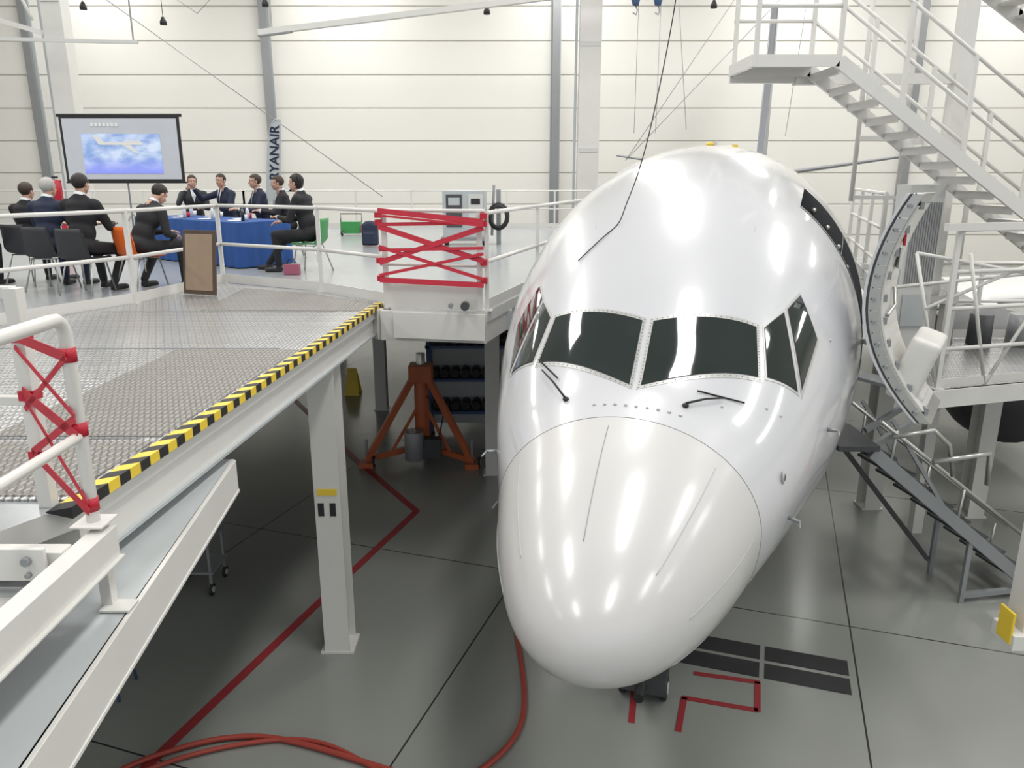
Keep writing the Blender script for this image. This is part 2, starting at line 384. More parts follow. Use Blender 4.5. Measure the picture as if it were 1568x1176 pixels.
# wings, tail
def foil(mb,root,tip,mat,n=14):
    R=[]
    for (x,s,c,z,th) in(root,tip):
        r=[]
        for k in range(n*2):
            t=2*math.pi*k/(2*n); xx=(1-math.cos(t))/2; yy=math.sin(t)*(1-.75*xx)*th
            r.append(V((x,s+c*xx,z+yy)))
        R.append(r)
    m=2*n; mb.add(R[0]+R[1],[(k,(k+1)%m,(k+1)%m+m,k+m) for k in range(m)],mat,True); mb.add(R[1],[tuple(range(m))],mat)
for sg in(1,-1):
    mb=MB(); foil(mb,(1.2*sg,13.2,7.2,1.95,.38),(5.5*sg,15.8,4.6,2.25,.26),whiteD); foil(mb,(5.5*sg,15.8,4.6,2.25,.26),(16.9*sg,21.6,1.6,2.9,.1),whiteD); mb.obj('wing',air)
    mb=MB(); x=4.83*sg
    mb.tube([(x,12.2,1.55),(x,11.2,1.52),(x,10.7,1.5),(x,10.62,1.5)],[.0,.7,.8,.8],black,32,False)
    mb.tube([(x,10.75,1.5),(x,10.6,1.5),(x,10.7,1.5),(x,11.1,1.52),(x,12.2,1.55),(x,14,1.6),(x,14.6,1.6)],[.78,.86,.94,1.03,1.06,.85,.7],dgray,32,False)
    mb.tube([(x,14.2,1.6),(x,15.6,1.6)],[.5,.2],gray,20)
    for k in range(18):
        t=k/18*6.283; mb.beam((x,11.1,1.52),(x+.72*math.cos(t),11.15,1.52+.72*math.sin(t)),.1,.02,gray,up=(math.cos(t+1.2),.5,math.sin(t+1.2)))
    mb.ell((x,11,1.52),(.2,.35,.2),gray); mb.beam((x,12.5,2.4),(x,17,2.3),.3,.4,whiteD); mb.obj('engine',air)
    mb=MB(); foil(mb,(.3*sg,33.6,3.6,5.0,.16),(7.17*sg,36.9,1.4,6.0,.07),tailm); mb.obj('horizontal_stabilizer',air)
mb=MB()
prf=[(28.5,5.2),(31.2,5.9),(35.8,12.4),(38.0,12.4),(37.6,5.0)]
vsx=[V((x,s,z)) for x in(-.15,.15) for s,z in prf]
mb.add(vsx,[(0,1,2,3,4),(9,8,7,6,5)]+[(i,(i+1)%5,(i+1)%5+5,i+5) for i in range(5)],tailm); mb.obj('vertical_stabilizer',air,.04)
# gears
def wheel(mb,c,r,w,ax=V((1,0,0))):
    c=V(c); mb.tube([c-ax*w/2,c-ax*w*.42,c+ax*w*.42,c+ax*w/2],[r*.85,r,r,r*.85],black,28); mb.tube([c-ax*(w/2+.01),c+ax*(w/2+.01)],[r*.5,r*.5],lgray,20)
mb=MB(); mb.tube([(0,4.1,.35),(0,4.0,1.6)],.07,lgray,14); mb.tube([(0,4.05,.8),(0,4.02,1.5)],.1,white,14); mb.tube([(-.25,4.1,.35),(.25,4.1,.35)],.05,lgray)
mb.tube([(0,4.05,.8),(0,4.9,1.5)],.04,lgray); wheel(mb,(-.2,4.1,.345),.345,.19); wheel(mb,(.2,4.1,.345),.345,.19)
mb.box((-.3,4.1,1.25),(.03,1.4,.45),white); mb.box((.3,4.1,1.25),(.03,1.4,.45),white); mb.box((0,3.7,1.0),(.16,.1,.16),dgray)
mb.tube([(0,4.0,.35),(0,3.3,.22),(0,2.6,.2)],.05,black,10); mb.box((0,2.95,.2),(.45,.3,.16),dgray); wheel(mb,(-.2,2.95,.12),.12,.06); wheel(mb,(.2,2.95,.12),.12,.06)
mb.obj('nose_gear',air)
for sg in(1,-1):
    mb=MB(); x=2.86*sg; mb.tube([(x,19.6,.55),(x,19.5,2)],.12,lgray,14); wheel(mb,(x-.25,19.6,.56),.56,.38); wheel(mb,(x+.25,19.6,.56),.56,.38); mb.obj('main_gear',air)
# open door (swung forward, inner face outboard)
mb=MB(); nn=20; s0,s1=3.30,4.14
Z=[2.90+(4.78-2.90)*i/nn for i in range(nn+1)]
def dbul(z): u=(z-3.95)/.75; return (.19 if u>0 else .26)*u*u
def dp(z,s,o): return V((1.585+(s-s0)*.26+dbul(z)+o, s, z))
def slab(o0,o1,mt,sa,sb,za=0,zb=nn):
    for i in range(za,zb):
        c=[dp(Z[i+a],s,o) for a in(0,1) for s in(sa,sb) for o in(o0,o1)]
        mb.add(c,[(0,1,3,2),(4,6,7,5),(0,4,5,1),(2,3,7,6),(0,2,6,4),(1,5,7,3)],mt)
slab(0,.025,hull,s0,s1); slab(.025,.045,dgray,s0+.01,s1-.01); slab(.045,.13,alu,s0+.0,s1-.02); slab(.13,.15,white,s0+.05,s1-.07,1,nn-1)
for i in range(1,nn,2): mb.tube([dp(Z[i],s0+.01,.09),dp(Z[i],s0-.03,.09)],.018,gray,10); mb.box(dp(Z[i],s0+.1,.155),(.03,.08,.06),gray)
for i in range(0,nn+1): mb.ell(dp(Z[i],s0-.002,.065),.007,dgray,nu=6,nv=4)
# slide bustle: one padded box
c0=dp(3.32,(s0+s1)/2,.25); Rb=Matrix.Rotation(.30,3,'Y').to_3x3()
bb=MB(); bb.box(c0,(.24,.66,.56),white,R=Matrix.Rotation(-.25,3,'Z')@Rb); bb.box(c0+V((.02,0,-.28)),(.16,.5,.14),white,R=Matrix.Rotation(-.25,3,'Z')@Rb)
mobj('slide_bustle',remesh(bb,'slide_bustle',.022,10,white),air)
mb.tube([dp(3.78,s0+.15,.17),dp(3.83,s0+.45,.19),dp(3.98,s0+.5,.17)],.018,alu,8); mb.box(dp(4.25,s0+.35,.16),(.02,.25,.18),paper); mb.box(dp(4.42,s0+.2,.16),(.02,.05,.12),red)
for z in(3.4,4.1): mb.beam((1.66,4.30,z),dp(z,s1-.08,.05),.06,.05,alu)
mb.obj('door_panel',air,.005)
# overhead cable drooping on fuselage
def cr(P,n=8):
    P=[V(p) for p in P]; out=[]
    for i in range(len(P)-1):
        a=P[max(i-1,0)];b_=P[i];c=P[i+1];d=P[min(i+2,len(P)-1)]
        for k in range(n):
            t=k/n; out.append(.5*((2*b_)+(c-a)*t+(2*a-5*b_+4*c-d)*t*t+(3*b_-a-3*c+d)*t**3))
    out.append(P[-1]); return out
AM=Matrix.Translation((NX,NY,0))@Matrix.Rotation(-ANG,4,'Z')
hp=[AM@HL(s,l,.012) for s,l in((3.22,-.46),(3.08,-.57),(2.92,-.74))]
b=MB(); b.tube([V((2.1,7,17)),V((1.5,7,8.4))]+cr([(1.43,7,7.3),(1.36,7,6.33),(1.22,6.97,5.46),(1.11,6.95,4.98),(1.00,6.90,4.68)]+[tuple(p) for p in hp]),.005,black,6)
b.obj('hanging_cable')

# ------------------------------------------------------------------ FLOOR MARKINGS
def strip(mb,p,q,w,mat,z=.004): mb.beam((p[0],p[1],z),(q[0],q[1],z),w,.006,mat)
b=MB()
P=[(-4.7,.7),(-3.11,5.66),(-2.25,8.36),(-1.45,10.8),(-2.8,13.0),(-5.2,17.3)]
for i in range(len(P)-1): strip(b,P[i],P[i+1],.10,redl,.004+.001*i)
b.obj('floor_line_red')
b=MB(); 
for p,q in(((1.24,6.72),(1.11,6.1)),((1.68,6.46),(1.52,5.98)),((1.66,6.46),(2.34,6.27)),((2.33,6.25),(2.47,6.70)),((2.49,6.69),(1.86,6.84))): strip(b,p,q,.06,redl)
b.obj('floor_box_marking')
b=MB()
def aq(mb,l0,l1,s0_,s1_,mat,z=.006):
    mb.add([A(l0,s0_,z),A(l1,s0_,z),A(l1,s1_,z),A(l0,s1_,z),A(l0,s0_,0.001),A(l1,s0_,.001),A(l1,s1_,.001),A(l0,s1_,.001)],[(0,1,2,3),(4,5,1,0),(5,6,2,1),(6,7,3,2),(7,4,0,3)],mat)
for l0,l1 in((1.12,1.94),(.27,1.07)):
    aq(b,l0,l1,3.58,3.84,plateK); aq(b,l0,l1,3.9,4.16,plateK)
b.obj('floor_grating_plate')
b=MB(); b.tube(cr([(.0,8.6,.03),(.04,7.7,.03),(.12,6.5,.03),(.03,5.9,.03),(-.3,5.45,.03),(-.7,5.3,.03),(-1.1,5.5,.03),(-2.26,5.88,.03),(-3.1,5.65,.03),(-3.8,5.0,.03)],10),.026,hose,10)
b.tube(cr([(-1.1,5.45,.03),(-1.7,5.8,.03),(-2.26,5.82,.03),(-3.0,5.55,.03),(-3.8,4.9,.03)],10),.022,hose,10); b.obj('red_air_hose')

# ------------------------------------------------------------------ LEFT MAINTENANCE PLATFORM
b=MB()
main=[(-16,2.95),(-2.2,2.95),(-2.0,3.3),(-1.56,9.1),(-1.36,8.72),(-.28,8.52),(1.15,13.4),(2.9,18.6),(2.9,24),(-16,24)]
b.prism(main,PZ-.12,PZ,whiteD,concL)
def girder(p,q,z0=PZ-.36,z1=PZ-.02,w=.12,mat=white): b.beam((p[0],p[1],(z0+z1)/2),(q[0],q[1],(z0+z1)/2),w,z1-z0,mat)
girder((-2.08,3.3),(-1.66,9.0),z0=PZ-.30); girder((-1.5,8.78),(-.28,8.58)); girder((-.34,8.6),(1.05,13.4)); girder((1.05,13.4),(2.8,18.6)); girder((-16,3.36),(-2.05,3.36))
girder((-1.66,9.0),(-1.5,8.78))
b.beam((-2.12,3.3,PZ-.31),(-1.70,9.0,PZ-.31),.26,.02,lgray)
for y in(4.6,6.2,7.6,9.4,12.4,16): b.beam((-15,y,PZ-.24),(-2.1 if y<9 else 0,y,PZ-.24),.14,.24,lgray)
for x in(-4.4,-7,-10): b.beam((x,3.4,PZ-.26),(x,24,PZ-.26),.16,.28,lgray)
b.obj('maintenance_platform')
def Hcol(x,y,z1,name='steel_support_post',mk=False,rz=0,w=.3):
    b=MB(); b.hbeam((x,y,.02),(x,y,z1),w*.8,w,.02,white,up=(math.sin(rz),math.cos(rz),0)); b.box((x,y,.012),(w+.02,w+.02,.024),white)
    if mk:
        b.box((x-.0,y-w/2-.004,1.85),(.2,.006,.07),yellow); b.box((x-.07,y-w/2-.004,1.66),(.06,.006,.14),black); b.box((x+.05,y-w/2-.004,1.66),(.06,.006,.14),black)
    return b.obj(name)
Hcol(-1.86,7.35,PZ-.32,mk=True,w=.33)
Hcol(-.33,12.4,PZ-.36); Hcol(-2.85,16.2,PZ-.36); Hcol(-6,8,PZ-.4);Hcol(-10,16,PZ-.4); Hcol(1.6,17.5,PZ-.12); Hcol(-5,22,PZ-.12); Hcol(-10,22,PZ-.4)
# diamond ramp deck
b=MB(); z=PZ+.012
deck=[(-5.4,3.34),(-2.02,3.3),(-1.56,9.15),(-2.45,10.0),(-4.12,10.9),(-4.5,9.0),(-5.3,7.4)]
b.prism(deck,PZ,z,diam); 
def eg(y): return -2.0+(y-3.1)*(.46/6.12)
b.prism([(-3.0,4.2),(eg(4.2)-.1,4.2),(eg(6.5)-.1,6.5),(-2.9,6.5)],z,z+.004,plateB)
b.prism([(-3.2,3.34),(eg(3.3)-.1,3.34),(eg(4.1)-.1,4.1),(-3.2,4.1)],z,z+.004,plateB)
b.prism([(-3.5,8.55),(eg(8.5)-.1,8.5),(eg(9.1)-.12,9.1),(-2.55,9.85),(-3.6,10.35)],z,z+.004,plateB)
for y in(4.15,6.55,8.45): b.box(((-4.9+eg(y))/2,y,z+.004),(2.6,.006,.004),gray)
b.obj('diamond_plate_deck')
b=MB(); nst=62
for i in range(nst):
    y0=3.2+i*(9.1-3.2)/nst; y1=y0+(9.1-3.2)/nst; m=yellow if i%2 else black
    a=(eg(y0),y0);c=(eg(y1),y1); sk=.05
    vsx=[(a[0]-.075,a[1]-sk,z+.006),(a[0]+.01,a[1],z+.006),(c[0]+.01,c[1],z+.006),(c[0]-.075,c[1]-sk,z+.006),
         (a[0]-.075,a[1]-sk,z),(a[0]+.01,a[1],z-.05),(c[0]+.01,c[1],z-.05),(c[0]-.075,c[1]-sk,z)]
    b.add(vsx,[(0,1,2,3),(1,5,6,2),(0,3,7,4),(0,4,5,1),(3,2,6,7),(4,7,6,5)],m)
b.obj('hazard_edge_strip')
def railing(name,pts,h=1.08,posts=None,mid=(.55,),toe=.12,r=.024,z0=PZ,mat=white,extra=1):
    b=MB(); sq=r*2
    for i in range(len(pts)-1):
        p,q=V(pts[i]),V(pts[i+1]); L=(q-p).length; n=max(1,round(L/1.5)) if extra else 1
        for zz in list(mid)+[h]:
            b.tube([(p.x,p.y,z0+zz),(q.x,q.y,z0+zz)],r,mat,10)
        if toe: b.beam((p.x,p.y,z0+toe/2+.01),(q.x,q.y,z0+toe/2+.01),.01,toe,mat)
        for k in range(n+1 if i==len(pts)-2 else n):
            c=p.lerp(q,k/n); b.box((c.x,c.y,z0+h/2),(sq,sq,h),mat); b.box((c.x,c.y,z0+.006),(.12,.12,.012),mat)
    return b.obj(name)
railing('platform_railing',[(-6.6,4.2),(-5.35,7.3),(-4.48,9.1),(-4.12,11.0),(-2.5,10.1),(-1.5,9.12)],extra=0)
railing('platform_railing',[(-.28,8.62),(.35,10.75),(1.1,13.3),(2.8,18.4)],extra=0)
railing('platform_railing',[(-8,23.6),(-3,23.6),(2.7,23.6)])
railing('platform_railing',[(-15.5,23.6),(-8,23.6)])
b=MB(); b.box((-1.44,8.82,PZ+.54),(.06,.06,1.08),white); b.box((-.36,8.6,PZ+.54),(.06,.06,1.08),white)
b.beam((-1.44,8.8,PZ+.15),(-.36,8.58,PZ+.15),.02,.28,white); b.tube([(-1.5,8.83,PZ+1.1),(-.3,8.6,PZ+1.1)],.022,white)
b.tube([(-1.5,8.83,PZ+.5),(-.3,8.6,PZ+.5)],.018,white)
b.beam((-1.35,8.66,PZ-.17),(-.3,8.47,PZ-.17),.03,.3,white); b.tube([(-.52,8.50,PZ+.08),(-.52,8.40,PZ+.08)],.05,dgray); b.tube([(-.68,8.52,PZ+.08),(-.68,8.44,PZ+.08)],.03,gray)
b.obj('platform_gate',bevel=.003)
b=MB()
def tp(x,zz): return V((x,8.74+(x+1.44)*(-.2)-.005,zz))
xa,xb=-1.49,-.31
for i,(z0_,z1_,w_) in enumerate(((4.55,4.44,.06),(4.40,4.43,.04),(4.38,4.02,.06),(3.98,4.38,.06),(4.12,4.16,.035),(4.16,3.82,.04),(3.84,4.10,.035),(3.79,3.76,.06),(4.50,4.40,.025))):
    o=V((0,-.004*i-.03,0)); b.beam(tp(xa,z0_)+o,tp(xb,z1_)+o,.003,w_,red,up=(0,.2,1))
for x in(xa,xb):
    for zz in(4.5,4.42,4.0,3.8): b.box(tp(x,zz)+V((0,.03,0)),(.075,.11,.06),red)
b.obj('barrier_tape')
# near rail
b=MB()
pa=V((-2.12,3.26)); pb=V((-1.82,3.08))
b.box((pa.x,pa.y,PZ+.5),(.06,.06,1.0),white); b.tube([(pb.x,pb.y,PZ),(pb.x,pb.y,PZ+.84),(pb.x,pb.y-.02,PZ+.88),(pb.x,pb.y-.05,PZ+.90),(pb.x+.01,pb.y-.1,PZ+.905),(-1.78,1.1,PZ+.905)],.028,white,14)
b.tube([(pb.x,pb.y,PZ+.40),(-1.78,1.1,PZ+.40)],.022,white,12)
b.beam((pa.x,pa.y,PZ+.98),(-3.6,3.4,PZ+.98),.05,.05,white);b.beam((pa.x,pa.y,PZ+.5),(-3.6,3.4,PZ+.5),.04,.04,white)
b.box((-3.6,3.4,PZ+.5),(.06,.06,1.0),white); b.box((pb.x,pb.y,PZ+.005),(.14,.14,.01),white)
b.box((-1.78,1.1,PZ+.45),(.05,.05,.9),white)
b.obj('near_guardrail',bevel=.003)
b=MB()
def q3(t,zz): 
    c=pa.lerp(pb,t); return V((c.x,c.y-.04,zz))
for z0_,z1_,w in((4.25,4.2,.045),(4.2,3.95,.022),(4.0,3.86,.05),(3.92,4.2,.024),(3.98,3.56,.022),(3.72,3.94,.032),(3.72,3.52,.04)):
    b.beam(q3(-.05,z0_),q3(1.05,z1_),.003,w,red)
for zz in(4.24,3.98,3.7): b.box((pa.x,pa.y,zz),(.068,.068,.045),red)
for zz in(4.2,3.88,3.54): b.tube([(pb.x,pb.y,zz-.03),(pb.x,pb.y,zz+.03)],.032,red,14)
b.obj('barrier_tape')
# near lower ledge & beam
b=MB()
b.prism([(-4.5,1.0),(-1.50,1.0),(-1.57,2.0),(-1.88,4.85),(-4.5,4.85)],3.04,3.07,white,lgray)
b.beam((-1.46,1.0,2.96),(-1.87,4.86,2.96),.03,.22,white); b.beam((-1.50,1.0,2.85),(-1.91,4.86,2.85),.12,.02,white)
b.beam((-4.5,4.86,2.96),(-1.87,4.86,2.96),.03,.22,white)
for k in range(7):
    t=k/6; b.box((-1.50-.4*t,1.1+3.6*t,2.95),(.1,.012,.18),white)
b.beam((-1.74,.9,3.36),(-1.78,3.1,3.36),.09,.14,white); b.beam((-1.75,.9,3.285),(-1.79,3.1,3.285),.15,.012,white); b.beam((-1.78,3.04,3.29),(-1.78,3.04,3.07),.05,.05,white)
b.box((-1.73,3.02,3.08),(.13,.1,.012),white)
b.prism([(-4.5,1),(-1.8,1),(-1.8,2.9),(-4.5,2.9)],3.2,3.24,white,lgray)
b.beam((-3.2,2.86,3.38),(-1.82,2.86,3.38),.08,.12,white); b.box((-2.02,2.80,3.40),(.3,.02,.14),white)
b.box((-2.08,2.68,3.25),(.42,.22,.015),white)
for x in(-2.1,-1.94): b.tube([(x,2.80,3.42),(x,2.77,3.42)],.02,gray,8); b.tube([(x,2.80,3.36),(x,2.77,3.36)],.013,gray,6)
for p in((-2.2,2.72),(-2.05,2.64),(-1.95,2.72)): b.tube([(p[0],p[1],3.25),(p[0],p[1],3.29)],.016,gray,6)
for (x,y) in((-4.2,4.4),(-4.2,1.6)): b.hbeam((x,y,.0),(x,y,3.04),.2,.22,.015,white)
b.obj('platform_ledge',bevel=.003)

# ------------------------------------------------------------------ orange tripod jack etc
b=MB(); jx,jy=-1.6,13.1
for k,a in enumerate((3.6,5.75,1.6)):
    fx,fy=jx+1.05*math.cos(a),jy+.95*math.sin(a)
    b.beam((jx,jy,1.75),(fx,fy,.12),.09,.11,orange); b.beam((jx,jy,.25),(fx,fy,.14),.08,.1,orange); b.box((fx,fy,.05),(.24,.24,.1),orange); b.tube([(fx,fy,.0),(fx,fy,.5)],.025,gray)
    b.beam((jx,jy,1.1),(jx+.6*math.cos(a),jy+.55*math.sin(a),.2),.05,.05,orange); wheel(b,(fx+.12,fy,.1),.1,.05)
b.tube([(jx,jy,.25),(jx,jy,1.5)],.13,orange,20); b.tube([(jx,jy,1.5),(jx,jy,1.95)],.08,alu,16); b.box((jx,jy,1.6),(.4,.35,.3),orange); b.tube([(jx-.12,jy-.3,.1),(jx-.12,jy-.3,.62)],.17,gray,20); b.box((jx+.2,jy-.25,.3),(.3,.2,.35),dgray)
b.tube([(jx+.1,jy-.1,1.2),(jx+.4,jy-.2,.9),(jx+.3,jy-.3,.4)],.015,black,6)
b.obj('tripod_jack',bevel=.008)
b=MB()
for zz in(.5,1.15,1.8): b.box((-.8,14.5,zz),(1.7,.5,.05),blueS)
for x in(-1.6,0):
    for y in(14.28,14.72): b.box((x,y,.95),(.06,.06,1.9),blueS)
b.box((-.8,14.74,1.0),(1.6,.02,1.7),lgray)
for zz in(.52,1.17,1.82):
    for i in range(8): b.tube([(-1.5+.2*i,14.3,zz+.10),(-1.5+.2*i,14.65,zz+.10)],.085,black,12)
b.obj('parts_rack')
b=MB(); 
for sgn in(-1,1):
    b.add([(-3.9,17.4+.18*sgn,0),(-3.55,17.4+.18*sgn,0),(-3.62,17.4,.62),(-3.83,17.4,.62)],[(0,1,2,3)],yellow)
b.obj('floor_warning_sign')
b=MB(); b.box((-4.0,8.6,.7),(.8,.5,.03),gray); b.box((-4,8.6,.3),(.8,.5,.03),gray)
for x in(-4.36,-3.64):
    for y in(8.38,8.82): b.box((x,y,.42),(.03,.03,.62),gray); wheel(b,(x,y,.075),.075,.03)
b.obj('tool_trolley')
b=MB()
for (x,y) in((-4.15,6.4),(-3.8,6.4),(-4.15,6.75),(-3.8,6.75)): b.tube([(x,y,0),(-3.97+(x+3.97)*.7,6.57+(y-6.57)*.7,.7)],.014,blueS,8)
b.box((-3.97,6.57,.72),(.36,.36,.04),blueS); b.tube([(-4.13,6.42,.2),(-3.82,6.42,.2),(-3.82,6.73,.2),(-4.13,6.73,.2),(-4.13,6.42,.2)],.01,blueS,6); b.obj('work_stool')

# ------------------------------------------------------------------ RIGHT DOCK
DZ=2.62
b=MB()
dk=[(4.6,8.2),(9.5,9.6),(9.5,11.2),(5.35,11.2)]
b.prism(dk,DZ-.05,DZ,whiteD,diam)
for i in range(len(dk)):
    p,q=dk[i],dk[(i+1)%len(dk)]; b.beam((p[0],p[1],DZ-.1),(q[0],q[1],DZ-.1),.06,.2,white)
b.beam((4.65,8.25,DZ-.05),(4.2,9.2,DZ-.05),.3,.04,gray)
b.obj('access_dock')
for x,y in((6.9,10.7),(9.3,9.8),(9.2,11),(5.5,11.0)): Hcol(x,y,DZ-.2,'steel_support_post')
railing('dock_railing',[(4.75,8.3),(6.9,8.92),(9.4,9.65)],h=1.75,mid=(.45,.9,1.3),z0=DZ,toe=.1)
railing('dock_railing',[(5.45,11.1),(9.4,11.1)],h=1.1,mid=(.55,),z0=DZ)
b=MB()
for p,q in(((4.75,8.3,DZ),(4.35,8.35,DZ+1.5)),((4.35,8.35,DZ+1.5),(6.9,8.9,DZ+1.05)),((4.5,8.32,DZ+.9),(6.8,8.9,DZ+1.7)),((4.9,8.3,DZ+1.5),(5.4,8.5,DZ)),((5.4,8.5,DZ),(6.3,8.75,DZ+1.5)),((4.3,8.6,DZ+1.1),(7,9.0,DZ+1.3)),((4.4,9.0,DZ+.2),(4.3,8.6,DZ+1.9))):
    b.tube([p,q],.02,white,8)
b.box((5.8,8.55,DZ+1.78),(2.6,.06,.08),white,rz=.27)
b.obj('dock_lattice_frame')
b=MB(); q=[A(2.15,7.7),A(3.2,7.7),A(3.2,12.8),A(2.15,12.8)]
b.prism([(p.x,p.y) for p in q],3.3,3.4,white,diam)
for p in(A(3.1,7.8),A(3.1,12.6)): b.box((p.x,p.y,1.65),(.14,.14,3.3),white)
b.obj('side_walkway')
railing('dock_railing',[(p.x,p.y) for p in(A(2.2,7.8),A(2.2,9.4),A(2.2,11),A(2.2,12.6))],h=1.3,mid=(.4,.85),z0=3.4)
railing('dock_railing',[(p.x,p.y) for p in(A(3.15,7.8),A(3.15,9.4),A(3.15,11),A(3.15,12.6))],h=1.3,mid=(.4,.85),z0=3.4)
b=MB(); b.box((4.95,9.6,DZ+1.1),(.42,.35,2.2),whiteD)
for i in range(12): b.box((4.8+.03*i,9.415,DZ+1.5),(.012,.02,1.0),gray)
b.box((4.95,9.41,DZ+.7),(.3,.02,.4),lgray); b.obj('dock_electrical_cabinet',bevel=.01)
b=MB()
for i in range(4): b.tube([(6.0+.55*i,10.6,DZ+.02),(6.0+.55*i,10.6,DZ+.45)],[.16,.15],dgray if i%2 else gray,16)
b.box((7.9,10.7,DZ+.35),(.5,.4,.7),dgray); b.obj('equipment_drums')
# overhead stair
b=MB()
sz0=6.13; Xa,Xb,Xc=2.62,3.56,6.7; sl=-.70
for y in(9.0,9.85):
    b.beam((Xa,y,sz0),(Xb,y,sz0),.05,.12,white); b.beam((Xb,y,sz0),(Xc,y,sz0+sl*(Xc-Xb)),.05,.14,white)
    for hh in(.55,1.1):
        b.tube([(Xb,y,sz0+hh),(Xc,y,sz0+sl*(Xc-Xb)+hh)],.022,white); b.tube([(Xa,y,sz0+hh),(Xb,y,sz0+hh)],.022,white)
    for x in(2.65,3.56,4.3,5.05,5.8,6.6):
        zz=sz0+(sl*(x-Xb) if x>Xb else 0); b.box((x,y,zz+.55),(.045,.045,1.1),white)
b.box(((Xa+Xb)/2,9.42,sz0+.05),(Xb-Xa,.85,.03),whiteD); b.box((Xa,9.42,sz0),(.05,.9,.12),white)
for i in range(13):
    x=Xb+.12+i*.24; b.box((x,9.42,sz0+sl*(x-Xb)+.03),(.24,.8,.03),white); b.box((x-.11,9.42,sz0+sl*(x-Xb)-.01),(.012,.8,.07),white)
for y in(10.6,11.4):
    b.beam((4.4,y,8.6),(8.6,y,5.9),.05,.18,white)
    for hh in(.55,1.1): b.tube([(4.4,y,8.6+hh),(8.6,y,5.9+hh)],.024,white)
    for k in range(6): b.box((4.5+k*.8,y,8.6-.643*(.1+k*.8)+.55),(.05,.05,1.1),white)
for i in range(17): b.box((4.5+.245*i,11,8.6-.643*(.1+.245*i)+.04),(.24,.78,.03),white)
b.box((5.6,10.3,6.8),(.18,.18,8.36),white); b.box((8.6,10.3,6.0),(.2,.2,6.8),white)
for z_ in(5.4,6.1): b.beam((5.6,10.3,z_),(4.8 if z_<6 else 3.4,9.9,z_-.06),.1,.12,white)
b.beam((5.6,10.3,7.6),(5.65,11.5,7.5),.08,.1,white); b.beam((3.4,9.9,6.05),(2.62,9.9,6.05),.06,.1,white); b.beam((8.6,10.3,5.8),(8.6,11.4,5.85),.08,.1,white)
for x in(4.5,5.1): b.tube([(x,10.5,4.6),(x,10.5,8.4)],.03,white)
b.beam((4.5,10.5,5.4),(5.6,10.3,5.4),.05,.05,white);b.beam((4.5,10.5,4.65),(5.6,10.3,4.65),.05,.05,white)
b.obj('overhead_dock_stairs')
# grey access steps below door
b=MB()
for (o) in(0,.75):
    b.beam((3.95,7.95+o,2.0),(6.3,8.35+o*1.0,.1),.05,.14,gray)
    b.beam((4.15,8.0+o,2.35),(4.9,8.1+o,1.3),.03,.04,gray); b.tube([(4.0,7.95+o,2.35),(6.4,8.4+o,.55)],.022,alu,8)
    for t in(.1,.5,.95): 
        p=V((3.95,7.95+o,2.0)).lerp(V((6.3,8.35+o,.1)),t); b.tube([p,p+V((.03,.01,.42))],.018,alu,8)
for i in range(9):
    t=(i+.5)/9; p=V((3.95,8.32,2.0)).lerp(V((6.3,8.72,.1)),t); b.box(p,(.24,.74,.03),dgray,rz=.17)
b.box((3.78,8.3,2.05),(.45,.8,.06),dgray); b.beam((5.35,8.2,.9),(5.35,8.2,0),.05,.05,gray); b.beam((5.35,8.9,.9),(5.35,8.9,0),.05,.05,gray)
b.beam((5.35,8.2,.1),(6.2,8.35,.1),.06,.06,gray); b.beam((4.2,8.7,2.0),(5.0,8.9,DZ-.2),.06,.06,gray); b.beam((3.9,8.0,2.0),(4.8,8.3,DZ-.2),.06,.06,gray)
b.beam((3.7,8.7,2.1),(5.3,8.9,.2),.05,.05,dgray)
b.tube([(4.6,7.9,1.9),(5.2,7.9,2.0),(5.3,8.0,1.6)],.03,alu,8); b.tube([(4.1,7.85,2.2),(4.5,7.8,2.3),(4.75,7.9,2.1),(4.9,8.0,1.7)],.025,alu,8)
b.obj('access_steps')
b=MB(); b.box((3.84,5.1,2.55),(.16,.2,1.9),white); b.box((3.80,5.08,1.60),(.26,.26,.12),white); b.box((3.67,5.06,1.70),(.02,.16,.25),yellow); b.box((3.86,5.1,3.5),(.5,.3,.12),white)
b.beam((3.92,5.1,3.45),(6.6,8.9,3.45),.14,.16,white)
for z_ in(1.9,2.3,2.7,3.1): b.tube([(3.82,5.0,z_),(3.82,4.985,z_)],.018,gray,8)
b.beam((6.6,8.9,3.45),(6.6,8.9,0),.14,.16,white); b.obj('dock_support_arm',bevel=.004)
b=MB(); jx,jy=8.2,9.3
for a in(3.6,5.75,1.6):
    fx,fy=jx+.6*math.cos(a),jy+.6*math.sin(a); b.beam((jx,jy,1.1),(fx,fy,.1),.09,.1,orange); b.box((fx,fy,.04),(.2,.2,.08),orange)
b.tube([(jx,jy,.2),(jx,jy,1.0)],.1,orange,16); b.tube([(jx,jy,1.0),(jx,jy,1.3)],.05,alu,12); b.obj('tripod_jack',bevel=.006)

